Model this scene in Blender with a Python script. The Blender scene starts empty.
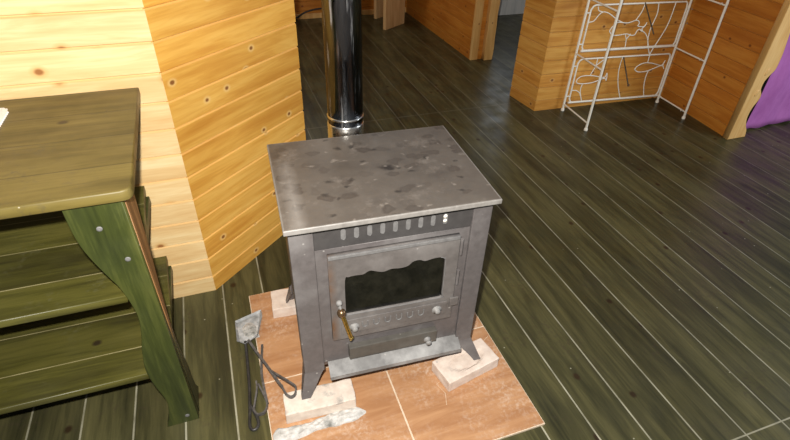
import bpy, bmesh, math, random
from mathutils import Vector, Matrix, noise as mnoise
random.seed(7)
S = bpy.context.scene
COL = S.collection
PI = math.pi

# ---------------------------------------------------------------- node helpers
class NT:
    def __init__(s, name):
        s.m = bpy.data.materials.new(name); s.m.use_nodes = True
        s.t = s.m.node_tree; s.t.nodes.clear()
        s.out = s.t.nodes.new('ShaderNodeOutputMaterial')
        s.b = s.t.nodes.new('ShaderNodeBsdfPrincipled')
        s.t.links.new(s.b.outputs[0], s.out.inputs[0])
        s.co = s.t.nodes.new('ShaderNodeTexCoord').outputs['Object']
    def put(s, sock, v):
        if isinstance(v, bpy.types.NodeSocket): s.t.links.new(v, sock)
        elif v is not None:
            if sock.type == 'RGBA' and len(v) == 3: v = (*v, 1)
            sock.default_value = v
    def math(s, op, a, b=None, c=None, clamp=False):
        n = s.t.nodes.new('ShaderNodeMath'); n.operation = op; n.use_clamp = clamp
        s.put(n.inputs[0], a)
        if b is not None: s.put(n.inputs[1], b)
        if c is not None: s.put(n.inputs[2], c)
        return n.outputs[0]
    def vmath(s, op, a, b=None):
        n = s.t.nodes.new('ShaderNodeVectorMath'); n.operation = op
        s.put(n.inputs[0], a)
        if b is not None: s.put(n.inputs[1], b)
        return n.outputs[0]
    def xyz(s, v=None):
        n = s.t.nodes.new('ShaderNodeSeparateXYZ'); s.put(n.inputs[0], s.co if v is None else v)
        return n.outputs
    def comb(s, x, y, z):
        n = s.t.nodes.new('ShaderNodeCombineXYZ')
        for i, v in enumerate((x, y, z)): s.put(n.inputs[i], v)
        return n.outputs[0]
    def noise(s, vec, scale, detail=4, rough=.55, dist=0.):
        n = s.t.nodes.new('ShaderNodeTexNoise'); s.put(n.inputs['Vector'], vec)
        n.inputs['Scale'].default_value = scale; n.inputs['Detail'].default_value = detail
        n.inputs['Roughness'].default_value = rough; n.inputs['Distortion'].default_value = dist
        return n.outputs['Fac']
    def voro(s, vec, scale, rnd=1., dim='3D'):
        n = s.t.nodes.new('ShaderNodeTexVoronoi'); n.voronoi_dimensions = dim; s.put(n.inputs['Vector'], vec)
        n.inputs['Scale'].default_value = scale; n.inputs['Randomness'].default_value = rnd
        return n.outputs['Distance'], n.outputs['Color']
    def white(s, v):
        n = s.t.nodes.new('ShaderNodeTexWhiteNoise'); n.noise_dimensions = '1D'
        s.put(n.inputs['W'], v); return n.outputs['Value']
    def ramp(s, f, lo, hi, a=0., b=1.):
        n = s.t.nodes.new('ShaderNodeMapRange'); n.clamp = True
        s.put(n.inputs[0], f)
        for i, v in enumerate((lo, hi, a, b)): s.put(n.inputs[i+1], v)
        return n.outputs[0]
    def mix(s, f, a, b, mode='MIX'):
        n = s.t.nodes.new('ShaderNodeMix'); n.data_type = 'RGBA'; n.blend_type = mode
        s.put(n.inputs[0], f); s.put(n.inputs[6], a); s.put(n.inputs[7], b)
        return n.outputs[2]
    def bump(s, h, strength=.3, dist=.002):
        n = s.t.nodes.new('ShaderNodeBump'); s.put(n.inputs['Height'], h)
        n.inputs['Strength'].default_value = strength; n.inputs['Distance'].default_value = dist
        s.t.links.new(n.outputs[0], s.b.inputs['Normal'])
    def fin(s, col, rough=.5, metal=0., spec=.5):
        s.put(s.b.inputs['Base Color'], col); s.put(s.b.inputs['Roughness'], rough)
        s.put(s.b.inputs['Metallic'], metal); s.b.inputs['Specular IOR Level'].default_value = spec
        return s.m

def wood(name, dark, mid, light, knot, grain=0, pitch=None, pax=2, off=0., groove=None, gw=.004, rough=.45,
         knots=.72, knot_r=.07, var=.5, spec=.5, halo=None, edge=None, scuff=None, bump=.15, dustcol=(.55,.52,.42), dust=0., joints=(), ashy=None):
    """boards with the grain along an axis; each board gets its own tone, knots of its own"""
    t = NT(name); c = t.xyz()
    al = c[grain]; ac = c[[a for a in (0, 1, 2) if a != grain][0]]; ad = c[[a for a in (0, 1, 2) if a != grain][1]]
    if pitch:
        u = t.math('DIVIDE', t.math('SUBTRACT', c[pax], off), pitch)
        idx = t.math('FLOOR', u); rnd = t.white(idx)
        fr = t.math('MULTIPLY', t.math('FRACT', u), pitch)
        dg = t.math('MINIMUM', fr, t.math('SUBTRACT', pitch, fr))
    else:
        rnd = t.white(3.7)
    o = t.math('MULTIPLY', rnd, 37.)
    v1 = t.comb(t.math('ADD', t.math('MULTIPLY', al, .09), o), t.math('ADD', ac, o), t.math('ADD', ad, o))
    n1 = t.noise(v1, 26, 5, .6, .6)
    v2 = t.comb(t.math('ADD', t.math('MULTIPLY', al, .25), o), t.math('ADD', ac, o), ad)
    n2 = t.noise(v2, 7, 3, .5, .4)
    f = t.math('ADD', t.math('MULTIPLY', n1, .55), t.math('MULTIPLY', n2, .45))
    n3 = t.noise(t.comb(t.math('MULTIPLY', al, .05), t.math('ADD', ac, o), t.math('ADD', ad, o)), 120, 3, .6)
    f = t.math('ADD', f, t.math('MULTIPLY', t.math('SUBTRACT', n3, .5), .16))
    col = t.mix(t.ramp(f, .36, .52), dark, mid)
    col = t.mix(t.ramp(f, .50, .66), col, light)
    # wavy growth rings
    w = t.math('SINE', t.math('MULTIPLY', t.math('ADD', t.math('ADD', ac, ad), t.math('MULTIPLY', n2, .22)), 260.))
    col = t.mix(t.ramp(w, .2, 1., 0, .16), col, dark)
    if knots < 1:
        kv = t.comb(t.math('ADD', t.math('MULTIPLY', al, .8), o), t.math('ADD', ac, ad), 0.)
        d, cc = t.voro(kv, 7.5, 1., '2D')
        has = t.math('GREATER_THAN', t.xyz(cc)[0], knots)
        d = t.math('ADD', d, t.math('MULTIPLY', t.math('SUBTRACT', n1, .5), .05))
        if halo: col = t.mix(t.math('MULTIPLY', has, t.ramp(d, knot_r*1.1, knot_r*2.1, .75, 0)), col, halo)
        k = t.math('MULTIPLY', has, t.ramp(d, knot_r*.55, knot_r*1.15, .95, 0))
        col = t.mix(k, col, knot)
    col = t.mix(1., col, t.comb(*[t.ramp(rnd, 0, 1, 1-var*.5, 1+var*.3)]*3), 'MULTIPLY')
    if scuff:
        s1 = t.noise(t.co, 5, 6, .65); s2 = t.noise(t.co, 60, 3, .6)
        col = t.mix(t.math('MULTIPLY', t.ramp(s1, .52, .68), t.ramp(s2, .5, .62, 0, .6)), col, scuff)
    if dust:
        d, cc = t.voro(t.co, 26)
        has = t.math('GREATER_THAN', t.xyz(cc)[0], 1-dust)
        col = t.mix(t.math('MULTIPLY', has, t.ramp(d, .05, .09, .8, 0)), col, dustcol)
    r = rough
    hgt = n1
    if pitch and groove:
        g = t.ramp(dg, gw*.35, gw*.75, 1, 0)
        for j in joints:
            jx = t.math('ABSOLUTE', t.math('SUBTRACT', al, j))
            g = t.math('MAXIMUM', g, t.ramp(jx, gw*.3, gw*.65, 1, 0))
        gn = t.noise(t.co, 9, 3, .6)
        gf = t.ramp(gn, .3, .62, .4, 1.)
        if ashy:
            q = t.t.nodes.new('ShaderNodeVectorMath'); q.operation = 'DISTANCE'; t.put(q.inputs[0], t.co); q.inputs[1].default_value = ashy[:3]
            gf = t.math('MULTIPLY', gf, t.ramp(q.outputs['Value'], ashy[3], ashy[4], 1., ashy[5]))
        col = t.mix(t.math('MULTIPLY', g, gf), col, groove)
        hgt = t.math('SUBTRACT', n1, t.math('MULTIPLY', g, 2.))
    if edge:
        col = t.mix(t.ramp(dg, .003, .0055, .5, 0), col, edge)  # groove stripe: bevels catching the flash, painted into the colour
    t.bump(hgt, bump, .003)
    rr = t.ramp(t.noise(t.co, 8, 4), .3, .7, max(r-.08, .05), r+.12)
    return t.fin(col, rr, 0, spec)

def mottled(name, a, b, c=None, scale=20, rough=.6, metal=0., bump=.1, sp=None, spv=.75, sps=60, spec=.5):
    t = NT(name)
    n = t.noise(t.co, scale, 5, .6); col = t.mix(t.ramp(n, .35, .65), a, b)
    if c: col = t.mix(t.ramp(t.noise(t.co, scale*.35, 6, .7), .52, .7), col, c)
    if sp:
        d, cc = t.voro(t.co, sps); has = t.math('GREATER_THAN', t.xyz(cc)[0], spv)
        col = t.mix(t.math('MULTIPLY', has, t.ramp(d, .1, .3, .8, 0)), col, sp)
    t.bump(n, bump, .003)
    return t.fin(col, t.ramp(n, .3, .7, rough-.06, rough+.08), metal, spec)

# ---------------------------------------------------------------- mesh helpers
def link(name, me, mat, parent=None, smooth=False, loc=None):
    o = bpy.data.objects.new(name, me); COL.objects.link(o)
    if mat: me.materials.append(mat)
    if parent: o.parent = parent
    if loc: o.location = loc
    if smooth:
        for p in me.polygons: p.use_smooth = True
    return o
def tag(o, label=None, cat=None, group=None, kind=None):
    for k, v in (('label', label), ('category', cat), ('group', group), ('kind', kind)):
        if v: o[k] = v
    return o
def thing(name, label, cat, loc=(0, 0, 0), rz=0, group=None):
    o = bpy.data.objects.new(name, None); COL.objects.link(o); o.empty_display_size = .1
    o.location = loc; o.rotation_euler = (0, 0, rz)
    return tag(o, label, cat, group)
def bm_box(bm, lo, hi):
    x0, y0, z0 = lo; x1, y1, z1 = hi
    v = [bm.verts.new(p) for p in ((x0,y0,z0),(x1,y0,z0),(x1,y1,z0),(x0,y1,z0),(x0,y0,z1),(x1,y0,z1),(x1,y1,z1),(x0,y1,z1))]
    for f in ((3,2,1,0),(4,5,6,7),(0,1,5,4),(1,2,6,5),(2,3,7,6),(3,0,4,7)): bm.faces.new([v[i] for i in f])
def bevel(bm, w, seg=2):
    if w: bmesh.ops.bevel(bm, geom=bm.edges[:], offset=w, segments=seg, affect='EDGES', profile=.6, clamp_overlap=True)
def box(name, lo, hi, mat, parent=None, bv=.003, seg=2):
    bm = bmesh.new(); bm_box(bm, lo, hi); bevel(bm, bv, seg)
    me = bpy.data.meshes.new(name); bm.to_mesh(me); bm.free()
    return link(name, me, mat, parent)
def boxes(name, L, mat, parent=None, bv=.002):
    bm = bmesh.new()
    for lo, hi in L: bm_box(bm, lo, hi)
    bevel(bm, bv); me = bpy.data.meshes.new(name); bm.to_mesh(me); bm.free()
    return link(name, me, mat, parent)
def cr(pts, n=8, closed=False):
    P = [Vector(p) for p in pts]; out = []; N = len(P)
    for i in range(N if closed else N-1):
        p1, p2 = P[i], P[(i+1) % N]
        p0 = P[i-1] if (i or closed) else p1*2-p2
        p3 = P[(i+2) % N] if (closed or i+2 < N) else p2*2-p1
        for k in range(n):
            s = k/n
            out.append(.5*((2*p1)+(p2-p0)*s+(2*p0-5*p1+4*p2-p3)*s*s+(3*p1-p0-3*p2+p3)*s**3))
    if not closed: out.append(P[-1])
    return out
def curve_mesh(cu):
    o = bpy.data.objects.new('tmp', cu); me = bpy.data.meshes.new_from_object(o)
    bpy.data.objects.remove(o); bpy.data.curves.remove(cu); me.materials.clear(); return me
def tube_me(paths, r, res=4):
    cu = bpy.data.curves.new('c', 'CURVE'); cu.dimensions = '3D'; cu.bevel_depth = r; cu.bevel_resolution = res; cu.use_fill_caps = True
    for p in paths:
        cyc = len(p) > 2 and (Vector(p[0])-Vector(p[-1])).length < 1e-6
        if cyc: p = p[:-1]
        sp = cu.splines.new('POLY'); sp.points.add(len(p)-1); sp.use_cyclic_u = cyc
        for q, v in zip(sp.points, p): q.co = (*v, 1)
    return curve_mesh(cu)
def tube(name, paths, r, mat, parent=None, res=4):
    if not isinstance(paths[0][0], (tuple, list, Vector)): paths = [paths]
    return link(name, tube_me(paths, r, res), mat, parent, True)
def plate(name, outer, holes, y0, y1, mat, parent=None, bv=0., plane='xz'):
    """a flat outline with holes, given real thickness from y0 to y1"""
    cu = bpy.data.curves.new('c', 'CURVE'); cu.dimensions = '2D'; cu.fill_mode = 'BOTH'
    h = (y1-y0)/2; cu.extrude = h-bv; cu.bevel_depth = bv; cu.bevel_resolution = 1; cu.offset = -bv
    for lp in [outer]+list(holes):
        sp = cu.splines.new('POLY'); sp.points.add(len(lp)-1); sp.use_cyclic_u = True
        for q, v in zip(sp.points, lp): q.co = (v[0], v[1], 0, 1)
    me = curve_mesh(cu); ym = (y0+y1)/2
    for v in me.vertices:
        u, w, d = v.co
        v.co = (u, ym-d, w) if plane == 'xz' else ((u, w, ym+d) if plane == 'xy' else (ym+d, u, w))
    bm = bmesh.new(); bm.from_mesh(me); bmesh.ops.remove_doubles(bm, verts=bm.verts[:], dist=1e-5)
    bmesh.ops.recalc_face_normals(bm, faces=bm.faces[:]); bm.to_mesh(me); bm.free()
    return link(name, me, mat, parent)
def lathe(name, prof, mat, parent=None, n=32, loc=(0, 0, 0), rot=None, smooth=True):
    bm = bmesh.new(); rings = []
    for r, z in prof:
        if r < 1e-6: rings.append([bm.verts.new((0, 0, z))])
        else: rings.append([bm.verts.new((r*math.cos(2*PI*i/n), r*math.sin(2*PI*i/n), z)) for i in range(n)])
    for a, b in zip(rings, rings[1:]):
        for i in range(n):
            j = (i+1) % n
            if len(a) == 1 and len(b) > 1: bm.faces.new((a[0], b[j], b[i]))
            elif len(b) == 1 and len(a) > 1: bm.faces.new((a[i], a[j], b[0]))
            elif len(a) > 1: bm.faces.new((a[i], a[j], b[j], b[i]))
    bmesh.ops.recalc_face_normals(bm, faces=bm.faces[:])
    if rot: bmesh.ops.rotate(bm, verts=bm.verts[:], cent=(0, 0, 0), matrix=rot)
    bmesh.ops.translate(bm, verts=bm.verts[:], vec=loc)
    me = bpy.data.meshes.new(name); bm.to_mesh(me); bm.free()
    return link(name, me, mat, parent, smooth)
def planks(name, p0, p1, z0, z1, mat, th=.06, pitch=.0995, off=.974, hw=.005, dep=.006):
    """tongue-and-groove wall: horizontal boards with V grooves, front face on the right of p0 -> p1"""
    L = math.hypot(p1[0]-p0[0], p1[1]-p0[1]); ang = math.atan2(p1[1]-p0[1], p1[0]-p0[0])
    prof = [(0, z0)]
    k = math.ceil((z0-off)/pitch+.2)
    while off+k*pitch < z1-.02:
        z = off+k*pitch
        prof += [(0, z-hw), (dep, z-.001), (dep, z+.001), (0, z+hw)]; k += 1
    prof += [(0, z1), (th, z1), (th, z0)]
    bm = bmesh.new()
    A = [bm.verts.new((0, y, z)) for y, z in prof]; B = [bm.verts.new((L, y, z)) for y, z in prof]
    n = len(prof)
    for i in range(n): bm.faces.new((A[i], B[i], B[(i+1) % n], A[(i+1) % n]))
    bm.faces.new(A[::-1]); bm.faces.new(B)
    bmesh.ops.recalc_face_normals(bm, faces=bm.faces[:])
    me = bpy.data.meshes.new(name); bm.to_mesh(me); bm.free()
    o = link(name, me, mat); o.location = (p0[0], p0[1], 0); o.rotation_euler = (0, 0, ang); o['kind'] = 'structure'
    return o
def sbox(*a, **k): o = box(*a, **k); o['kind'] = 'structure'; return o

# ---------------------------------------------------------------- materials
M_floor = wood('stained_floor', (.030,.029,.013), (.068,.063,.026), (.106,.095,.039), (.03,.018,.008), grain=1, pitch=.1641, pax=0, off=-.64,
               groove=(.40,.38,.28), gw=.0052, rough=.36, spec=.33, knots=.84, knot_r=.10, var=.5, dust=.10, dustcol=(.40,.38,.28), scuff=(.050,.038,.024), joints=(.495, 3.18), bump=.08, ashy=(.5, .8, 0, .6, 2.6, .28))
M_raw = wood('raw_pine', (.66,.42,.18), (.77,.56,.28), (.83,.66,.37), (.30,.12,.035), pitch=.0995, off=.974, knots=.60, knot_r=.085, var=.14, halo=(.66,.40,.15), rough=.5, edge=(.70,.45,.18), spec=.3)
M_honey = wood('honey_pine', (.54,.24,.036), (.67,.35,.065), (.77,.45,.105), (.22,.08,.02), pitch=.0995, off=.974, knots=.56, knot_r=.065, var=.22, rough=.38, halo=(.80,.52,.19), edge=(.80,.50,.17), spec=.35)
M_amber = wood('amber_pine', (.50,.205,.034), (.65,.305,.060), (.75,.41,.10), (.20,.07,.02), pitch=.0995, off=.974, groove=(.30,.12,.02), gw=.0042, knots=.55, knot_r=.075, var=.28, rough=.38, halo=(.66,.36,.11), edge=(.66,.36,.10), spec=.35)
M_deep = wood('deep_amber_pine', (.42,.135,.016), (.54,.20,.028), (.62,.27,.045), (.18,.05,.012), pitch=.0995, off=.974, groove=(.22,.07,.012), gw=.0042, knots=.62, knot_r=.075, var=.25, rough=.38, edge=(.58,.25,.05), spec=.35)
M_palewood = wood('pale_timber', (.58,.30,.085), (.70,.41,.14), (.78,.50,.20), (.30,.13,.04), grain=2, knots=.75, knot_r=.06, rough=.5)
M_cutplank = wood('planed_plank', (.52,.30,.12), (.64,.41,.19), (.70,.48,.25), (.30,.13,.04), grain=2, knots=.85, rough=.5)
M_top = wood('olive_tabletop', (.060,.045,.010), (.118,.088,.021), (.165,.125,.033), (.035,.02,.010), grain=0, pitch=.166, pax=1, off=1.0855, groove=(.06,.045,.015), gw=.004, rough=.42, knots=.90, knot_r=.10, var=.25, dust=.06, dustcol=(.55,.5,.4), scuff=(.06,.05,.035))
M_shelf = wood('olive_shelf', (.040,.036,.009), (.082,.076,.016), (.125,.112,.026), (.030,.02,.010), grain=0, pitch=.166, pax=1, off=1.0855+.03, groove=(.32,.28,.14), gw=.0035, rough=.42, knots=.80, knot_r=.10, var=.35, dust=.05, scuff=(.12,.115,.06))
M_green = wood('green_stained_board', (.018,.024,.006), (.044,.054,.012), (.092,.098,.024), (.05,.042,.018), grain=2, knots=.88, knot_r=.07, rough=.4, dust=.03, dustcol=(.6,.58,.5))
# side board: unstained reddish upper part, green stain on its lower part
t = NT('half_stained_board'); c = t.xyz(); n = t.noise(t.comb(c[0], c[1], t.math('MULTIPLY', c[2], .06)), 40, 5, .6)
brown = t.mix(t.ramp(n, .35, .65), (.13,.055,.018), (.32,.16,.060)); grn = t.mix(t.ramp(n, .35, .65), (.028,.030,.008), (.065,.062,.018))
t.bump(n, .2, .003)
M_side = t.fin(t.mix(t.ramp(t.math('ADD', c[2], t.math('MULTIPLY', n, .12)), .42, .56), grn, brown), .5)

def iron(name, base, dusty, amt=.5, rough=.5, rust=None):
    t = NT(name); n = t.noise(t.co, 5, 6, .62); f = t.noise(t.co, 45, 4, .6)
    col = t.mix(t.ramp(f, .3, .7), [v*.85 for v in base], [v*1.12 for v in base])
    col = t.mix(t.math('MULTIPLY', t.ramp(n, .48, .74), amt), col, dusty)
    d, cc = t.voro(t.co, 55); col = t.mix(t.math('MULTIPLY', t.math('GREATER_THAN', t.xyz(cc)[0], .965), t.ramp(d, .1, .22, .6, 0)), col, (.42,.40,.38))
    if rust:
        x = t.xyz()[0]; col = t.mix(t.math('MULTIPLY', t.ramp(x, -.19, -.168, .9, 0), t.ramp(n, .42, .6)), col, rust)
    t.bump(f, .05, .002)
    return t.fin(col, t.ramp(n, .3, .7, rough-.08, rough+.1), .0, .45)
M_iron = iron('grey_stove_steel', (.112,.100,.099), (.27,.26,.255), .55, .45)
M_side_iron = iron('stove_side_steel', (.105,.075,.062), (.16,.13,.11), .4, .5)
M_door = iron('stove_door_iron', (.120,.108,.103), (.28,.265,.255), .5, .48, rust=(.12,.055,.02))
M_panel = iron('vent_panel_steel', (.055,.051,.051), (.10,.095,.09), .3, .42)
M_slot = mottled('slot_grey', (.13,.126,.126), (.175,.17,.168), scale=60, rough=.6)
M_lip = iron('ashy_steel', (.155,.150,.146), (.46,.45,.44), .85, .6)
M_drawer = iron('ash_drawer_iron', (.085,.078,.068), (.20,.19,.17), .4, .5)
M_bolt = mottled('bolt_zinc', (.17,.165,.16), (.27,.26,.25), scale=60, rough=.6, metal=0.)
M_brass = mottled('worn_brass', (.35,.24,.05), (.60,.45,.14), scale=60, rough=.28, metal=1.)
M_bronze = mottled('brown_ball_bronze', (.15,.085,.04), (.28,.18,.10), scale=50, rough=.25, metal=.8)
# stove top: worn dusty steel with dark burnt blotches
t = NT('stained_hotplate')
n = t.noise(t.co, 5, 6, .65); f = t.noise(t.co, 38, 5, .65)
col = t.mix(t.ramp(n, .35, .65), (.074,.064,.056), (.128,.112,.097))
col = t.mix(t.ramp(f, .35, .7, 0, .5), col, (.105,.085,.068))
c = t.xyz(); na = t.math('SUBTRACT', t.noise(t.co, 16, 4, .6), .5); nb = t.math('SUBTRACT', t.noise(t.vmath('ADD', t.co, (3.1, 1.7, .4)), 16, 4, .6), .5)
wv = t.comb(t.math('ADD', t.math('MULTIPLY', c[0], .85), t.math('MULTIPLY', na, .075)), t.math('ADD', t.math('MULTIPLY', c[1], 1.25), t.math('MULTIPLY', nb, .075)), 0.)
d, cc = t.voro(wv, 15., 1., '2D'); has = t.ramp(t.xyz(cc)[0], .40, .60)
blot = t.ramp(d, .24, .34, 1, 0); ring = t.math('MULTIPLY', blot, t.ramp(d, .08, .26, .55, .85))
col = t.mix(t.math('MULTIPLY', has, t.math('MULTIPLY', ring, t.ramp(n, .35, .6, .45, 1.))), col, (.050,.040,.034))
d2, c2 = t.voro(wv, 25., 1., '2D'); has2 = t.math('GREATER_THAN', t.xyz(c2)[1], .86)
col = t.mix(t.math('MULTIPLY', has2, t.ramp(d2, .10, .30, .75, 0)), col, (.024,.021,.019))
q = t.t.nodes.new('ShaderNodeVectorMath'); q.operation = 'DISTANCE'; t.put(q.inputs[0], wv); q.inputs[1].default_value = (.030, .005, 0)
col = t.mix(t.ramp(q.outputs['Value'], .012, .028, .85, 0), col, (.018,.015,.014))
d3, c3 = t.voro(wv, 34., 1., '2D'); has3 = t.math('GREATER_THAN', t.xyz(c3)[2], .90)
col = t.mix(t.math('MULTIPLY', has3, t.ramp(t.math('ADD', d3, t.math('MULTIPLY', f, .3)), .18, .42, .6, 0)), col, (.27,.24,.21))
sm = t.noise(t.vmath('ADD', t.co, (7., 2., 0.)), 9, 6, .7); col = t.mix(t.ramp(sm, .56, .72, 0, .55), col, (.24,.21,.185))
# pale scuffs at the corners and along the left side
dx = t.math('ABSOLUTE', t.math('ADD', c[0], .262)); col = t.mix(t.math('MULTIPLY', t.ramp(dx, .0, .03, .5, 0), t.ramp(n, .42, .6)), col, (.30,.28,.26))
ex = t.math('MAXIMUM', t.math('SUBTRACT', t.math('ABSOLUTE', c[0]), .306), t.math('SUBTRACT', t.math('ABSOLUTE', c[1]), .239))  # dusty rim, with the highlight along the plate edge painted in
col = t.mix(t.math('MULTIPLY', t.ramp(ex, -.006, -.001, 0, .75), t.ramp(f, .3, .6, .5, 1.)), col, (.30,.285,.27))
t.bump(f, .08, .002)
M_plate = t.fin(col, t.ramp(n, .3, .7, .36, .52), 0., .5)
# soot-black door glass
t = NT('sooty_glass'); n = t.noise(t.co, 14, 5, .65)
M_glass = t.fin(t.mix(t.ramp(n, .42, .72), (.004,.004,.0035), (.016,.015,.011)), .12, 0., .5)
# chrome flue
t = NT('dented_chrome'); c = t.xyz(); n = t.noise(t.comb(c[0], c[1], t.math('MULTIPLY', c[2], .12)), 22, 3, .5)
t.bump(n, .12, .004)
g1 = t.noise(t.comb(c[0], c[1], t.math('MULTIPLY', c[2], .07)), 42, 4, .6)
stk = t.ramp(g1, .60, .66)
t.put(t.b.inputs['Metallic'], t.ramp(stk, 0, 1, 1., .55))
M_flue = t.fin(t.mix(stk, t.mix(t.ramp(n, .3, .7), (.17,.185,.215), (.23,.245,.27)), (.42,.42,.42)), t.ramp(g1, .4, .66, .07, .28), None)
t.b.inputs['Specular Tint'].default_value = (.50, .46, .44, 1)
M_collar = mottled('zinc_collar', (.48,.47,.45), (.68,.66,.62), scale=30, rough=.26, metal=1.)
M_tile = None
def tile_mat(name, seed):
    t = NT(name); c = t.xyz(); v = t.comb(t.math('ADD', t.math('MULTIPLY', c[0], .14), seed), t.math('ADD', c[1], seed), seed)
    n = t.noise(v, 30, 5, .6, .5); m = t.noise(t.co, 4, 4, .6)
    col = t.mix(t.ramp(n, .35, .65), (.37,.180,.083), (.49,.265,.132))
    s = t.noise(t.co, 70, 4, .65)
    col = t.mix(t.math('MULTIPLY', t.ramp(m, .42, .64), t.ramp(s, .46, .72, 0, .6)), col, (.72,.60,.50))
    t.bump(n, .05, .002)
    return t.fin(col, t.ramp(m, .3, .7, .30, .48), 0., .4)
M_grout = mottled('pale_grout', (.62,.48,.34), (.72,.60,.46), scale=40, rough=.8)
M_brick = mottled('pale_firebrick', (.62,.50,.42), (.76,.65,.56), (.70,.62,.56), scale=24, rough=.85, bump=.25, sp=(.40,.36,.33), spv=.93, sps=50, spec=.2)
t = NT('sooted_firebrick'); n = t.noise(t.co, 24, 5, .6); m = t.noise(t.co, 13, 5, .65)
col = t.mix(t.ramp(n, .35, .65), (.62,.52,.44), (.76,.67,.58)); z = t.xyz()[2]
col = t.mix(t.math('MULTIPLY', t.ramp(m, .50, .64, 0, .75), t.math('GREATER_THAN', z, .046)), col, (.20,.185,.17)); t.bump(n, .25, .003)
M_brick2 = t.fin(col, .85, 0, .2)
M_ash = mottled('pale_ash', (.40,.385,.36), (.66,.64,.61), (.15,.15,.138), scale=44, rough=.95, bump=.4, spec=.1)
M_shovel = mottled('ashy_shovel', (.22,.23,.235), (.45,.46,.47), (.62,.61,.60), scale=40, rough=.7, bump=.3)
M_black = mottled('black_wrought_iron', (.020,.018,.017), (.050,.046,.043), scale=50, rough=.42)
M_strap = mottled('dusty_iron_strap', (.06,.055,.052), (.13,.12,.115), scale=60, rough=.5)
M_white = mottled('cream_painted_wire', (.86,.81,.70), (.92,.87,.77), scale=40, rough=.4, bump=.02)
M_rod = mottled('dark_rod', (.06,.04,.025), (.10,.07,.04), scale=40, rough=.5)
M_doily = mottled('white_crochet', (.82,.78,.75), (.92,.89,.87), scale=180, rough=.9, bump=.6)
M_cream = mottled('pale_tab', (.80,.74,.62), (.92,.88,.78), scale=40, rough=.5)
t = NT('purple_cloth'); c = t.xyz(); n = t.noise(t.comb(c[0], c[1], t.math('MULTIPLY', c[2], .5)), 12, 4, .6); w = t.noise(t.co, 240, 2)
t.bump(w, .3, .001)
M_purple = t.fin(t.mix(t.ramp(n, .3, .7), (.34,.10,.32), (.46,.155,.43)), .85, 0, .2)
M_dark = mottled('gap_shade_dark', (.018,.018,.022), (.035,.034,.042), scale=30, rough=.8)  # tone of the sheet that stands in for shade behind the curtain
M_whitedoor = wood('grey_white_paint', (.52,.54,.53), (.62,.63,.61), (.68,.68,.66), (.5,.5,.48), grain=2, knots=1.1, rough=.5)
M_cable = mottled('black_rubber', (.012,.012,.012), (.02,.02,.02), rough=.5)
t = NT('daylit_pane'); t.fin((.8,.85,.9), .2); t.b.inputs['Emission Color'].default_value = (.86,.93,1,1); t.b.inputs['Emission Strength'].default_value = 1.5
M_pane = t.m

# ---------------------------------------------------------------- the setting
fl = sbox('floor', (-3.2, -3.2, -.04), (5.2, 6.4, 0), M_floor, bv=0)
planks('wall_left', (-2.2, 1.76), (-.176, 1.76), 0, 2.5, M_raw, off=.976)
dv = Vector((math.cos(math.radians(41.7)), math.sin(math.radians(41.7))))
d1 = Vector((-.176, 1.76)) + dv*.70
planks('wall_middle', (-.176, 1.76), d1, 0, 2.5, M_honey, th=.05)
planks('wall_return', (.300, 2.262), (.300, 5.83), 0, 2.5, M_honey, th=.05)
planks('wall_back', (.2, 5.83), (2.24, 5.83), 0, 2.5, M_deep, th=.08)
sbox('baseboard_back', (.2, 5.815, 0), (2.2, 5.83, .055), M_palewood, bv=.003)
# partition with the doorway
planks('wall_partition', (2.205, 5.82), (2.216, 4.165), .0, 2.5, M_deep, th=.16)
sbox('trim_1', (2.213, 4.135, 0), (2.285, 4.165, 2.5), M_palewood, bv=.004)
sbox('trim_2', (2.292, 4.15, 0), (2.335, 4.165, 2.5), M_deep, bv=.003)
# rough jamb post with a chewed edge
pts = [(2.335, .0)] + [(2.335+random.uniform(-.004, .004), z/10) for z in range(1, 25)] + [(2.335, 2.5), (2.42, 2.5)] + [(2.42+random.uniform(-.007, .007), z/10) for z in range(24, 0, -1)] + [(2.42, 0)]
tr = plate('trim_3', pts, [], 4.10, 4.17, M_palewood, bv=.004); tr['kind'] = 'structure'
# the projecting room corner, alcove and right wall
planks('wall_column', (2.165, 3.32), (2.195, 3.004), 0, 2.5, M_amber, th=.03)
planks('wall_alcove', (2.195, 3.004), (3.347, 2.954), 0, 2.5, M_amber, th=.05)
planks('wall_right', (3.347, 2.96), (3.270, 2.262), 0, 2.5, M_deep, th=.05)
# live-edge end post
edge = [(3.420, 0), (3.405, .05), (3.379, .09), (3.353, .15), (3.355, .22), (3.383, .285), (3.378, .32), (3.353, .36), (3.352, .41), (3.376, .45), (3.402, .49), (3.400, .58), (3.384, .665), (3.368, .75), (3.37, .85), (3.395, .98), (3.40, 1.15), (3.37, 1.35), (3.38, 1.6), (3.40, 2.0), (3.39, 2.5)]
e3 = [(v.x, v.y) for v in cr([(x, z, 0) for x, z in edge], 5)]
p = plate('trim_4', [(3.255, 0)] + e3 + [(3.255, 2.5)], [], 2.215, 2.262, M_palewood, bv=.005); p['kind'] = 'structure'
for kx, kz in ((3.335, .475), (3.330, .335)):
    k = lathe('knot', [(.0, .004), (.007, .005), (.012, .004), (.017, .002), (.019, -.003)], M_palewood, p, 16, (0, 0, 0))
    k.location = (kx, 2.215, kz); k.rotation_euler = (PI/2, .5, 0); k.scale = (.9, 1.5, 1)
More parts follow.
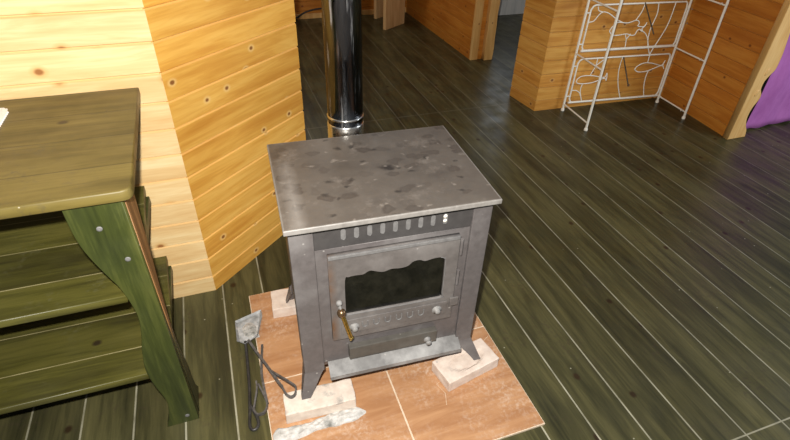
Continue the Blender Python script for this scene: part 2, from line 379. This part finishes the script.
# room beyond the doorway
wf = sbox('wall_far', (2.40, 5.50, 0), (5.2, 5.56, 2.5), M_whitedoor, bv=0)
dr = sbox('door_1', (2.95, 5.455, .0), (3.85, 5.50, 2.05), M_whitedoor, bv=.004)
for lo, hi in (((2.95, 5.435, .0), (3.85, 5.455, .16)), ((2.95, 5.435, .16), (3.06, 5.455, 2.05)), ((3.74, 5.435, .16), (3.85, 5.455, 2.05)), ((3.06, 5.435, .72), (3.74, 5.455, .84)), ((3.06, 5.435, 1.93), (3.74, 5.455, 2.05))):
    box('door_rail', lo, hi, M_whitedoor, dr, .004)
for i in range(7): box('door_board', (3.065+.0965*i, 5.447, .165), (3.065+.0965*i+.0925, 5.456, .715), M_whitedoor, dr, .003)
box('door_pane', (3.06, 5.446, .84), (3.74, 5.4545, 1.93), M_pane, dr, 0)

# ---------------------------------------------------------------- hearth
H = thing('hearth', 'orange wood-look tiled hearth pad on the dark floor beneath the stove', 'hearth', (-.045, .745, 0))
box('grout_bed', (0, 0, 0), (.895, .925, .0095), M_grout, H, .001)
for i, (x0, x1) in enumerate(((.003, .441), (.447, .892))):
    for j, (y0, y1) in enumerate(((.003, .455), (.461, .922))):
        tl = box('tile', (x0, y0, .0), (x1, y1, .012), tile_mat('orange_tile', i*3.1+j*7.7), H, .0012)
# hairline crack in the near right tile
tube('crack', [[(.60, .17, .0119), (.615, .215, .0119), (.60, .26, .0119), (.70, .30, .0119), (.80, .355, .0119), (.885, .405, .0119)]], .0008, M_grout, H, 2)

# firebricks under the feet
def firebrick(label, loc, rz, L, W, hollow, mat, seed):
    bm = bmesh.new(); bm_box(bm, (-L/2, -W/2, 0), (L/2, W/2, .053)); bevel(bm, .004, 2)
    bmesh.ops.subdivide_edges(bm, edges=[e for e in bm.edges if e.calc_length() > .03], cuts=14, use_grid_fill=True)
    for v in bm.verts:
        nn = mnoise.noise_vector(v.co*28+Vector((seed, 0, 0)))
        v.co += Vector((nn.x, nn.y, 0))*.0022
        if v.co.z > .05:
            q = (v.co.x/(L*.30))**2+(v.co.y/(W*.30))**2
            if hollow: v.co.z -= .006*max(0, min(1, (1.25-q)*3))
            v.co.z += nn.z*.001 - .0005
    me = bpy.data.meshes.new('firebrick'); bm.to_mesh(me); bm.free()
    o = link('firebrick', me, mat, None, False, loc); o.rotation_euler = (0, 0, rz)
    return tag(o, label, 'brick', 'firebricks under the stove feet')
firebrick("pale firebrick with an oval hollow under the stove's front right foot", (.682, 1.037, .012), math.radians(11.7), .228, .112, True, M_brick, 1)
firebrick("sooty pale firebrick under the stove's front left foot", (.133, 1.053, .012), math.radians(-3), .240, .088, False, M_brick2, 5)
firebrick("pale firebrick under the stove's rear left foot, behind the shovel", (.128, 1.553, .012), math.radians(-4), .172, .112, False, M_brick, 9)
firebrick("pale firebrick hidden under the stove's rear right foot", (.690, 1.500, .012), math.radians(-3), .172, .112, False, M_brick, 13)

# ---------------------------------------------------------------- the stove
ST = thing('wood_stove', 'grey steel wood stove with black glass door and stained flat top', 'stove', (.401, 1.265, 0), math.radians(-2.94))
box('body', (-.285, -.182, .168), (.290, .235, .782), M_side_iron, ST, .003)
box('hotplate', (-.306, -.239, .783), (.307, .239, .800), M_plate, ST, .004, 3)
for x0, x1 in ((-.294, -.227), (.243, .303)):
    boxes('corner_post', [((x0, -.2, .166), (x1, -.180, .7825))] + ([((x0, -.182, .166), (x0+.012, -.12, .7825))] if x0 < 0 else [((x1-.012, -.182, .166), (x1, -.12, .7825))]), M_iron, ST, .003)
def stadium(cx, cz, hw, hh, n=6):
    L = []
    for i in range(n+1): L.append((cx+hw*math.cos(PI*i/n), cz+hh-hw+hw*math.sin(PI*i/n)))
    for i in range(n+1): L.append((cx+hw*math.cos(PI+PI*i/n), cz-hh+hw+hw*math.sin(PI+PI*i/n)))
    return L
SX = [-.1435+.0377*i for i in range(9)]
vp = plate('vent_panel', [(-.226, .684), (.242, .684), (.242, .781), (-.226, .781)], [stadium(x, .7255, .0072, .019) for x in SX], -.193, -.183, M_panel, ST)
box('damper_plate', (-.16, -.1918, .70), (.175, -.1825, .75), M_slot, vp, 0)
lathe('damper_tab', [(0, .006), (.005, .005), (.0068, 0)], M_cream, vp, 16, (SX[8], -.189, .734), Matrix.Rotation(PI/2, 3, 'X'))
lathe('damper_tab', [(0, .006), (.005, .005), (.0068, 0)], M_cream, vp, 16, (SX[8], -.189, .718), Matrix.Rotation(PI/2, 3, 'X'))
# door frame (recessed sheet), door, glass
plate('door_frame', [(-.226, .196), (.242, .196), (.242, .680), (-.226, .680)], [[(-.185, .325), (.19, .325), (.19, .655), (-.185, .655)]], -.192, -.182, M_iron, ST)
wav = [(-.148, .43), (-.146, .421), (-.138, .418), (.15, .416), (.163, .420), (.168, .430), (.167, .57), (.162, .585), (.150, .592)]
top = [(.125, .592), (.100, .588), (.082, .596), (.062, .594), (.045, .580), (.020, .577), (-.005, .580), (-.03, .574), (-.05, .580), (-.072, .588), (-.092, .578), (-.115, .579)]
hole = [(v.x, v.y) for v in cr([(x, z, 0) for x, z in wav+top+[(-.135, .577), (-.147, .565)]], 4, True)]
dr = plate('door', [(-.193, .312), (.208, .312), (.208, .664), (-.193, .664)], [hole], -.208, -.192, M_door, ST)
plate('door_glass', [(-.165, .402), (.183, .402), (.183, .606), (-.165, .606)], [], -.199, -.195, M_glass, dr)
# raised rim round the glass opening
rim = [(x, -.208, z) for x, z in hole[4*0:4*8+1]]
tube('glass_rim', [rim], .0014, M_slot, dr, 2)
box('top_strip', (-.193, -.214, .655), (.205, -.207, .667), M_slot, dr, .002)
sl = box('air_slide', (-.165, -.211, .338), (.188, -.2075, .396), M_door, dr, .001)
for i in range(6):
    cx = -.089+.0374*i
    arc = [(cx-.009, -.212, .380)] + [(cx+.009*math.cos(PI+PI*k/8), -.212, .365+.009*math.sin(PI+PI*k/8)) for k in range(9)] + [(cx+.009, -.212, .380)]
    tube('louvre', [arc], .0022, M_slot, dr, 3)
for bx, bz in ((-.124, .362), (.153, .366)):
    lathe('bolt', [(.0165, 0), (.0165, .004), (.009, .0055), (.009, .014), (.006, .017), (0, .018)], M_bolt, dr, 20, (bx, -.2105, bz), Matrix.Rotation(PI/2, 3, 'X'))
box('hinge_leaf', (.196, -.213, .372), (.226, -.207, .408), M_door, dr, .002)
for hz in (.585, .46): tube('hinge_pin', [[(.216, -.204, hz), (.216, -.204, hz+.062)]], .005, M_iron, dr)
# handle: ball, small ball and brass lever
hd = lathe('handle_ball', [(.014*math.sin(PI*i/12), -.014*math.cos(PI*i/12)) for i in range(13)], M_bronze, dr, 24, (-.166, -.232, .459)); hd['label'] = 'brown metal door handle ball'
tube('handle_shaft', [[(-.166, -.207, .459), (-.166, -.224, .459)]], .006, M_bolt, hd)
lathe('latch_knob', [(.0095*math.sin(PI*i/10), -.0095*math.cos(PI*i/10)) for i in range(11)], M_bolt, hd, 20, (-.170, -.222, .492))
tube('latch_stem', [[(-.1695, -.222, .484), (-.167, -.228, .468)]], .004, M_bolt, hd)
lv = tube('handle_lever', [[(-.164, -.233, .450), (-.142, -.237, .350)]], .0072, M_brass, dr); lv['label'] = 'brass door lever'
lathe('lever_tip', [(0, -.009), (.005, -.008), (.0055, 0), (.008, .002), (.008, .006), (0, .008)], M_brass, lv, 16, (-.1405, -.237, .343), Matrix.Rotation(.2, 3, 'Y'))
# ash drawer and ledge
ad = box('ash_drawer', (-.143, -.214, .209), (.163, -.190, .264), M_drawer, ST, .003)
lathe('drawer_knob', [(.012, 0), (.012, .004), (.0075, .006), (.0075, .012), (.010, .015), (.009, .021), (0, .024)], M_bolt, ad, 20, (.128, -.214, .230), Matrix.Rotation(PI/2, 3, 'X'))
bm = bmesh.new()
P = [(-.165, .196), (-.192, .194), (-.236, .166), (-.236, .150), (-.230, .150), (-.230, .162), (-.19, .186), (-.165, .188)]
A = [bm.verts.new((-.214, y, z)) for y, z in P]; B = [bm.verts.new((.252, y, z)) for y, z in P]
for i in range(len(P)): bm.faces.new((A[i], B[i], B[(i+1) % len(P)], A[(i+1) % len(P)]))
bm.faces.new(A[::-1]); bm.faces.new(B); bmesh.ops.recalc_face_normals(bm, faces=bm.faces[:])
me = bpy.data.meshes.new('ash_lip'); bm.to_mesh(me); bm.free(); link('ash_lip', me, M_lip, ST)
# splayed sheet feet
def foot(sx, sy):
    xo = -.294 if sx < 0 else .303; xi = -.227 if sx < 0 else .243
    tipo = -.316 if sx < 0 else .346; tipi = -.285 if sx < 0 else .319
    prof = cr([(xi, .172, 0), (xi+(xo-xi)*.22, .150, 0), (tipi+(xi-tipi)*.35, .105, 0), (tipi, .066, 0)], 5)
    outer = [(xo, .172)] + [(tipo, .066)] + [(v.x, v.y) for v in prof[::-1]]
    yb = -.1975 if sy < 0 else .232; yt = -.226 if sy < 0 else .262
    bm = bmesh.new(); F = []; Bk = []
    for x, z in outer:
        y = yb+(yt-yb)*(.172-z)/.107
        F.append(bm.verts.new((x, y, z))); Bk.append(bm.verts.new((x, y-sy*.006, z)))
    n = len(outer); bm.faces.new(F); bm.faces.new(Bk[::-1])
    for i in range(n): bm.faces.new((F[i], Bk[i], Bk[(i+1) % n], F[(i+1) % n]))
    # the flange that turns the corner along the side
    dpt = -sy*.05; s = -sx*.005
    q = [(xo, yb, .172), (tipo, yt, .066), (tipo, yt-sy*.022, .066), (xo, yb+dpt, .172)]
    a = [bm.verts.new(p) for p in q]; b = [bm.verts.new((p[0]+s, p[1], p[2])) for p in q]
    bm.faces.new(a); bm.faces.new(b[::-1])
    for i in range(4): bm.faces.new((a[i], b[i], b[(i+1) % 4], a[(i+1) % 4]))
    bmesh.ops.recalc_face_normals(bm, faces=bm.faces[:])
    me = bpy.data.meshes.new('foot'); bm.to_mesh(me); bm.free(); link('foot', me, M_iron, ST)
for sx in (-1, 1):
    for sy in (-1, 1): foot(sx, sy)
# flue pipe behind the stove, leaving its back through a collar
fx, fy = -.029, .312
lathe('flue_pipe', [(.058, .80), (.0606, .80), (.0606, 2.48), (.058, 2.48), (.058, .80)], M_flue, ST, 48, (fx, fy, 0))
lathe('flue_bead', [(.060, .838), (.0628, .840), (.0634, .843), (.0628, .846), (.060, .848)], M_collar, ST, 48, (fx, fy, 0))
lathe('flue_collar', [(.0, .56), (.0628, .56), (.0628, .815), (.0615, .820), (.059, .821)], M_collar, ST, 48, (fx, fy, 0))
lathe('flue_outlet', [(.055, 0), (.055, .075)], M_iron, ST, 32, (fx, .232, .66), Matrix.Rotation(-PI/2, 3, 'X'))

# ---------------------------------------------------------------- ash, fire tools
bm = bmesh.new(); NX, NY = 60, 16; gr = []
for i in range(NX+1):
    row = []
    for j in range(NY+1):
        s = i/NX; q = j/NY*2-1
        cx = -.040+.318*s; cy = .982-.008*s-.004*math.sin(s*6)
        wd = (.0235+.003*math.sin(s*9+1))*min(1, (s*14+.15)**.5)*min(1, ((1-s)*10+.05)**.5)
        y = cy+.005*s+q*wd + mnoise.noise(Vector((s*9, q*1.5, 4)))*.008*abs(q)
        h = .016*(1-q*q)**.5 if abs(q) < 1 else 0
        h = h*(.75+.5*mnoise.noise(Vector((s*14, q*2, 1))))*min(1, s*12+.3)*min(1, (1-s)*5)
        row.append(bm.verts.new((cx, y, .0121+max(0, h))))
    gr.append(row)
for i in range(NX):
    for j in range(NY): bm.faces.new((gr[i][j], gr[i+1][j], gr[i+1][j+1], gr[i][j+1]))
me = bpy.data.meshes.new('ash'); bm.to_mesh(me); bm.free()
tag(link('ash', me, M_ash, None, True), 'long strip of pale grey ash on the orange tile below the front left firebrick', 'ash', None, 'stuff')

# ash shovel: shallow pan, rod and looped grip
sh = thing('ash_shovel', 'ash-covered fire shovel with flat pan lying left of the stove', 'shovel', (-.075, 1.39, 0))
def W(L, o=(-.075, 1.39, 0)): return [(x-o[0], y-o[1], z) for x, y, z in L]
rimp = W([(-.112, 1.530, .022), (-.006, 1.560, .024), (-.006, 1.52, .030), (-.034, 1.412, .040), (-.085, 1.383, .042), (-.113, 1.408, .040)])
inn = W([(-.106, 1.522, .016), (-.014, 1.548, .018), (-.018, 1.512, .018), (-.040, 1.424, .020), (-.083, 1.400, .020), (-.104, 1.420, .020)])
bm = bmesh.new(); R1 = [bm.verts.new(p) for p in rimp]; I1 = [bm.verts.new(p) for p in inn]; n = 6
R0 = [bm.verts.new((p[0]*1.03, p[1], p[2]-.003)) for p in rimp]; I0 = [bm.verts.new((p[0], p[1], p[2]-.004)) for p in inn]
for i in range(n):
    j = (i+1) % n
    bm.faces.new((R1[i], R1[j], I1[j], I1[i])); bm.faces.new((R0[i], I0[i], I0[j], R0[j])); bm.faces.new((R1[i], R0[i], R0[j], R1[j]))
bm.faces.new(I1); bm.faces.new(I0[::-1]); bmesh.ops.recalc_face_normals(bm, faces=bm.faces[:])
me = bpy.data.meshes.new('pan'); bm.to_mesh(me); bm.free(); link('pan', me, M_shovel, sh)
bm = bmesh.new(); gr = []
for i in range(13):
    row = []
    for j in range(13):
        u = i/12*2-1; v = j/12*2-1; r2 = u*u+v*v
        row.append(bm.verts.new((.014+u*.030-.003*v, .075+v*.045, .0165+max(0, 1-r2)*.014+.003*mnoise.noise(Vector((u*3, v*3, 2))))))
    gr.append(row)
for i in range(12):
    for j in range(12):
        q = (gr[i][j], gr[i+1][j], gr[i+1][j+1], gr[i][j+1]); bm.faces.new(q)
me = bpy.data.meshes.new('ash_heap'); bm.to_mesh(me); bm.free(); link('ash_heap', me, M_ash, sh, True)
rod = cr(W([(-.083, 1.398, .036), (-.087, 1.32, .014), (-.093, 1.2, .008), (-.103, 1.10, .006), (-.108, 1.055, .006), (-.101, 1.036, .006), (-.088, 1.037, .006), (-.079, 1.055, .006), (-.083, 1.085, .006), (-.097, 1.13, .008)]), 6)
tube('handle', [rod], .0055, M_black, sh)
def strap(pts, w=.010, t=.0035):
    """flat iron strap swept along a path, upright edge"""
    bm = bmesh.new(); R = []
    for i, p in enumerate(pts):
        a = pts[max(i-1, 0)]; b = pts[min(i+1, len(pts)-1)]; d = Vector(b)-Vector(a); d.normalize()
        s = d.cross(Vector((0, 0, 1))).normalized(); up = s.cross(d).normalized()
        R.append([bm.verts.new(Vector(p)+s*x*t+up*z*w) for x, z in ((-1, -.5), (1, -.5), (1, .5), (-1, .5))])
    for a, b in zip(R, R[1:]):
        for i in range(4): bm.faces.new((a[i], a[(i+1) % 4], b[(i+1) % 4], b[i]))
    bm.faces.new(R[0]); bm.faces.new(R[-1][::-1]); bmesh.ops.recalc_face_normals(bm, faces=bm.faces[:])
    me = bpy.data.meshes.new('strap'); bm.to_mesh(me); bm.free(); return me
# poker: straight shank ending in a looped strap grip, half under the shovel
pk = thing('fire_poker', 'iron fire poker along the hearth edge with a narrow looped grip', 'poker', (-.05, 1.35, 0))
OP = (-.05, 1.35, 0)
link('shank', strap(cr(W([(-.024, 1.375, .019), (-.028, 1.35, .019), (-.036, 1.30, .019), (-.043, 1.24, .019), (-.043, 1.18, .019), (-.040, 1.11, .019)], OP), 5), .010, .0042), M_strap, pk)
link('grip', strap(cr(W([(-.066, 1.215, .018), (-.068, 1.18, .017), (-.083, 1.125, .011), (-.087, 1.105, .010), (-.080, 1.086, .011), (-.065, 1.080, .014), (-.050, 1.085, .019), (-.041, 1.11, .0195), (-.048, 1.15, .019), (-.060, 1.20, .018)], OP), 5), .011, .003), M_strap, pk)
# rake: shank crossing to the right, big looped grip on the tiles
rk = thing('fire_rake', 'iron fire tool whose wide looped grip points at the front left firebrick', 'fire tool', (-.02, 1.26, 0))
OR = (-.02, 1.26, 0)
link('shank', strap(cr(W([(-.071, 1.386, .052), (-.045, 1.318, .042), (-.020, 1.250, .045), (.007, 1.160, .060), (.018, 1.128, .066)], OR), 5), .010, .0045), M_strap, rk)
link('grip', strap(cr(W([(.018, 1.128, .066), (.026, 1.092, .072), (.040, 1.073, .073), (.056, 1.080, .073), (.062, 1.105, .073), (.057, 1.118, .073), (.034, 1.150, .070), (.010, 1.185, .062), (-.008, 1.215, .052)], OR), 5), .012, .003), M_strap, rk)

# ---------------------------------------------------------------- the green table
TB = thing('shelf_table', 'rustic olive green wooden table with two shelves and wavy legs by the pine wall', 'table', (-.9, 1.43, 0))
TX, TY = .9, -1.43
# every part keeps world-aligned local coordinates; meshes are shifted by (TX, TY)
def shift(o):
    for v in o.data.vertices: pass
    o.location = (TX, TY, 0); return o
tt = shift(plate('tabletop', [(v.x, v.y) for v in [Vector(p) for p in [(-1.6, 1.120), (-.262, 1.120), (-.248, 1.124), (-.240, 1.134), (-.238, 1.15), (-.252, 1.757), (-1.6, 1.757)]]], [], .911, .940, M_top, TB, .004, 'xy'))
prof = [(-.395, .911), (-.394, .84), (-.389, .79), (-.377, .74), (-.361, .69), (-.344, .64), (-.333, .58), (-.329, .52), (-.338, .455), (-.354, .38), (-.364, .30), (-.358, .225), (-.347, .165), (-.343, .12), (-.354, .055), (-.370, .0)]
sidep = [(1.287, .911), (1.280, .83), (1.262, .75), (1.245, .67), (1.228, .60), (1.207, .52), (1.195, .45), (1.192, .37), (1.205, .28), (1.222, .19), (1.228, .12), (1.245, .05), (1.274, .0)]
sp = [(v.x, v.y) for v in cr([(a, b, 0) for a, b in prof], 5)]
ss = [(v.x, v.y) for v in cr([(a, b, 0) for a, b in sidep], 5)]
def leg(mx, my):
    if my:
        xa = -.455 if not mx else -1.455
        shift(box('leg', (xa, 1.70, 0), (xa+.05, 1.75, .911), M_green, TB, .003)); return
    fx = (lambda x: x) if not mx else (lambda x: -1.86-x)
    fy = (lambda y: y) if not my else (lambda y: 2.892-y)
    y0, y1 = sorted((fy(1.138), fy(1.166)))
    lg = shift(plate('leg', [(fx(-.268), 0), (fx(-.268), .911)] + [(fx(a), b) for a, b in sp], [], y0, y1, M_green, TB, .002))
    x0, x1 = sorted((fx(-.292), fx(-.2665)))
    sd = plate('side_board', [(fy(1.1665), 0), (fy(1.1665), .910)] + [(fy(a), b) for a, b in ss], [], x0, x1, M_side, lg, .002, 'yz')
    sd['label'] = 'reddish unstained side board of the leg, green towards the floor'
    for sx, sz in ((-.335, .835), (-.300, .73), (-.300, .035)):
        k = lathe('screw', [(.007, 0), (.0065, .002), (.002, .0012), (0, .0006)], M_slot, lg, 14, (fx(sx), 1.138, sz), Matrix.Rotation(PI/2, 3, 'X'))
for mx in (0, 1):
    for my in (0, 1): leg(mx, my)
for z in (.588, .257):
    s = shift(plate('shelf', [(-1.555, 1.163), (-.345, 1.163), (-.345, 1.20), (-.294, 1.20), (-.322, 1.735), (-1.555, 1.735)], [], z-.026, z, M_shelf, TB, .003, 'xy'))
# cross rails that carry top and shelves at the ends
for x0 in (-.345, -1.555):
    for z in (.535, .205): shift(box('bearer', (x0, 1.19, z), (x0+.035, 1.70, z+.027), M_green, TB, .002))
# doily with a scalloped edge on the table top
ol = []
def edge_sc(a, b, n):
    a, b = Vector(a), Vector(b); d = b-a; nn = Vector((d.y, -d.x)).normalized()
    for i in range(n):
        for k in range(6):
            s = k/6; q = a+d*(i+s)/n + nn*(.0055*abs(math.sin(PI*s))); ol.append((q.x, q.y))
edge_sc((-1.05, 1.30), (-.607, 1.30), 34); edge_sc((-.597, 1.31), (-.597, 1.655), 27); edge_sc((-.600, 1.668), (-.618, 1.684), 2); edge_sc((-.625, 1.686), (-1.05, 1.686), 34); edge_sc((-1.05, 1.686), (-1.05, 1.30), 32)
tag(plate('doily', ol, [], .9402, .9435, M_doily, None, .0008, 'xy'), 'white crocheted doily with scalloped edge on the olive table top', 'doily')

# ---------------------------------------------------------------- white wire rack
RK = thing('wire_rack', 'cream white wire rack with fish ornaments standing in the pine corner', 'rack', (2.412, 2.9584-.004, 0), math.radians(-5.345))
HT = 1.16
def leg_w(x0, x1, y): 
    l = tube('leg', [[(x0, y, .012), (x1, y, HT)]], .0085, M_white, RK)
    lathe('foot_cap', [(.013, 0), (.013, .010), (.0105, .018), (0, .018)], M_white, l, 18, (x0, y, 0))
leg_w(0, .002, 0); leg_w(.828, .806, 0); leg_w(-.002, .0, -.336); leg_w(.834, .815, -.300)
def rail(x0, x1, z, r): tube('rail', [[(x0, -.004, z), (x1, -.004, z)]], r, M_white, RK)
for za, zb in ((.062, .390), (.446, .756), (.81, 1.13)):
    xr = .828-.022*za/HT
    pf = [(.032, -.004, za+.03), (.032, -.004, zb-.03), (.045, -.004, zb-.008), (.062, -.004, zb), (xr-.05, -.004, zb), (xr-.036, -.004, zb-.008), (xr-.028, -.004, zb-.03), (xr-.024, -.004, za+.03), (xr-.034, -.004, za+.008), (xr-.05, -.004, za), (.062, -.004, za), (.045, -.004, za+.008), (.032, -.004, za+.03)]
    tube('panel_frame', [pf], .0062, M_white, RK)
    for zz in (za+.05, zb-.05): [tube('frame_link', [q], .005, M_white, RK) for q in ([(.0, 0, zz), (.032, -.004, zz)], [(xr-.026, -.004, zz), (xr, 0, zz)])]
rail(.03, .80, .449, .0095); rail(.03, .805, .062, .008)
for z in (.052, .432, .80, 1.12):
    tube('rung', [[(-.001, 0, z), (0, -.336, z)]], .0055, M_white, RK)
    xr = .83-.02*z/HT
    r = tube('rung', [[(xr-.002, 0, z), (xr+.002, -.300, z)]], .0055, M_white, RK)
    tube('hook', [[(xr+.002, -.268, z+.002), (xr-.018, -.280, z+.012), (xr-.030, -.285, z+.006)]], .004, M_white, r)
def wire(name, L, z0=0, n=6): return tube(name, [cr([(x, -.006, z+z0) for x, z in p], n) for p in L], .0036, M_white, RK, 3)
bigfish = [(.228,.566),(.218,.580),(.227,.601),(.245,.622),(.269,.636),(.337,.629),(.37,.634),(.404,.644),(.428,.639),(.440,.622),(.434,.606),(.452,.600),(.486,.599),(.5,.624),(.492,.600),(.476,.585),(.487,.566),(.470,.572),(.454,.582),(.440,.570),(.43,.545),(.405,.541),(.36,.553),(.295,.547),(.258,.548),(.238,.556),(.228,.566)]
wire('fish_ornament', [bigfish])
fishR = [(.52,.288),(.535,.310),(.57,.328),(.61,.332),(.66,.325),(.744,.305),(.764,.339),(.758,.305),(.778,.275),(.745,.302),(.65,.272),(.60,.264),(.55,.268),(.52,.288)]
wire('fish_ornament', [fishR])
fishL = [(.052,.226),(.065,.250),(.10,.264),(.178,.261),(.277,.242),(.293,.273),(.303,.217),(.28,.234),(.193,.209),(.12,.204),(.07,.210),(.052,.226)]
wire('fish_ornament', [fishL])
wire('scroll_wire', [[(.038,.645),(.073,.653),(.10,.690),(.125,.709),(.155,.706),(.187,.693),(.252,.655),(.30,.635)], [(.079,.745),(.092,.720),(.125,.709)], [(.44,.756),(.432,.70),(.404,.644)]])
wire('scroll_wire', [[(.548,.756),(.562,.689),(.555,.63),(.547,.588),(.549,.53),(.565,.47),(.604,.40)], [(.687,.753),(.685,.66),(.675,.58),(.642,.487),(.614,.409),(.616,.33)], [(.352,.552),(.372,.52),(.395,.552)], [(.372,.52),(.383,.449)], [(.454,.582),(.50,.56),(.534,.531),(.560,.487),(.578,.449)]])
wire('scroll_wire', [[(.387,.390),(.384,.32),(.394,.249),(.421,.167),(.470,.066)], [(.644,.266),(.640,.22),(.650,.150),(.680,.066)]])
wire('scroll_wire', [[(.182,.390),(.182,.333),(.165,.29),(.157,.263)], [(.111,.205),(.105,.165),(.114,.126),(.140,.066)], [(.036,.158),(.07,.155),(.103,.135),(.118,.110)], [(.182,.335),(.23,.372),(.26,.39)]])
wire('fish_ornament', [fishR], .72); wire('scroll_wire', [[(.1, .81), (.13, .92), (.12, 1.02), (.18, 1.13)]]); wire('scroll_wire', [[(.644, .985), (.65, .90), (.62, .81)]])
for (x, z, dd, dz) in ((.438, .76, .18, -.16), (.394, .39, .145, -.165)):  # dark rods slanting forward and down from the back rails
    r = tube('slant_rod', [[(x, -.004, z), (x, -dd, z+dz)]], .0045, M_rod, RK); r['label'] = 'dark rod slanting down from the rail'

# ---------------------------------------------------------------- curtain
def drape(name, mat, x0, x1, y, z0, z1, amp, freq, parent=None, hem=0.):
    bm = bmesh.new(); nx, nz = 130, 50; g = []
    for i in range(nx+1):
        row = []
        for j in range(nz+1):
            s = i/nx; z = z0+(z1-z0)*j/nz; x = x0+(x1-x0)*s
            dy = amp*math.sin(s*freq+.6*math.sin(z*2.2))*(.55+.25*z) + .012*mnoise.noise(Vector((x*7, z*4, 1)))
            row.append(bm.verts.new((x+.010*math.sin(z*3.4)*(1-s), y+dy+hem*s, z+(.006*math.sin(s*freq*1.3) if j == 0 else 0))))
        g.append(row)
    for i in range(nx):
        for j in range(nz): bm.faces.new((g[i][j], g[i+1][j], g[i+1][j+1], g[i][j+1]))
    me = bpy.data.meshes.new(name); bm.to_mesh(me); bm.free()
    o = link(name, me, mat, parent, True)
    md = o.modifiers.new('Thickness', 'SOLIDIFY'); md.thickness = .002
    return o
cu = tag(drape('curtain', M_purple, 3.470, 4.5, 2.280, .012, 2.2, .009, 26, hem=.05), 'purple cloth curtain hanging to the floor beside the live edge post', 'curtain')
dk = drape('gap_shade', M_dark, 3.30, 4.5, 2.350, .008, 2.2, .006, 14, cu, .05); dk['label'] = 'dark sheet standing in for the shade behind the curtain'  # dark sheet added for the shaded gap between post and curtain

# ---------------------------------------------------------------- bench and cable at the back
BN = thing('plank_bench', 'pale bench on slab legs against the back wall, beyond the flue pipe', 'bench', (1.89, 5.5, 0))
def slab(p0, p1, z1):
    d = Vector((p1[0]-p0[0], p1[1]-p0[1], 0)); L = d.length; a = math.atan2(d.y, d.x)
    o = box('leg', (0, 0, 0), (L, .035, z1), M_cutplank, BN, .003)
    o.location = (p0[0]-1.89, p0[1]-5.5, 0); o.rotation_euler = (0, 0, a)
slab((1.745, 5.205), (2.025, 5.395), .43); slab((1.775, 5.63), (2.00, 5.775), .43)
box('seat', (-.20, -.33, .43), (.22, .30, .465), M_cutplank, BN, .004)
tag(tube('cable', [cr([(.42, 5.79, .006), (.72, 5.79, .006), (.893, 5.80, .014), (1.019, 5.80, .075), (1.188, 5.80, .104), (1.40, 5.80, .085), (1.56, 5.80, .012), (1.66, 5.795, .007)], 8)], .009, M_cable), 'black cable running along the foot of the back wall behind the flue', 'cable')

# ---------------------------------------------------------------- camera
f, pitch, roll, yaw = 508.1388, .6403204, .0332461, .3537819
cp, sn = math.cos(pitch), math.sin(pitch)
fw = Vector((math.sin(yaw)*cp, math.cos(yaw)*cp, -sn)); r0 = Vector((math.cos(yaw), -math.sin(yaw), 0)); u0 = r0.cross(fw)
r = math.cos(roll)*r0+math.sin(roll)*u0; u = -math.sin(roll)*r0+math.cos(roll)*u0
cam = bpy.data.cameras.new('camera'); co = bpy.data.objects.new('camera', cam); COL.objects.link(co)
cam.sensor_width = 36; cam.lens = f*36/790; cam.clip_start = .02
co.matrix_world = Matrix(((r.x, u.x, -fw.x, 0), (r.y, u.y, -fw.y, 0), (r.z, u.z, -fw.z, 1.6), (0, 0, 0, 1)))
S.camera = co

# ---------------------------------------------------------------- light: the camera's flash, weak daylight in the room, an added fill
def light(name, typ, loc, e, col, **k):
    l = bpy.data.lights.new(name, typ); l.energy = e; l.color = col
    for a, b in k.items(): setattr(l, a, b)
    o = bpy.data.objects.new(name, l); COL.objects.link(o); o.location = loc; return o
fo = Vector((0, 0, 1.6)) + u*.085 - r*.045 + fw*.0
fl_ = light('flash', 'SPOT', fo, 235, (1, .955, .88), spot_size=math.radians(150), spot_blend=.25, shadow_soft_size=.015)
fl_.rotation_euler = fw.to_track_quat('-Z', 'Y').to_euler()
wl = light('window_daylight', 'AREA', (4.2, .2, 1.5), 42, (.85, .93, 1), shape='RECTANGLE', size=1.3, size_y=1.1)
wl.rotation_euler = (Vector((2.6, 2.4, .3))-wl.location).to_track_quat('-Z', 'Y').to_euler()
dl = light('column_fill', 'AREA', (.75, 4.9, 1.9), 9, (1, .95, .86), shape='RECTANGLE', size=.9, size_y=1.0)  # unseen fill added to brighten the left face of the column
dl.rotation_euler = (Vector((2.3, 3.2, .5))-dl.location).to_track_quat('-Z', 'Y').to_euler()
w = bpy.data.worlds.new('room_air'); S.world = w; w.use_nodes = True
bg = w.node_tree.nodes['Background']; bg.inputs[0].default_value = (.80, .88, 1, 1); bg.inputs[1].default_value = .20
S.view_settings.view_transform = 'Standard'; S.view_settings.look = 'None'; S.view_settings.gamma = 1; S.view_settings.exposure = 0
S.view_settings.use_curve_mapping = False
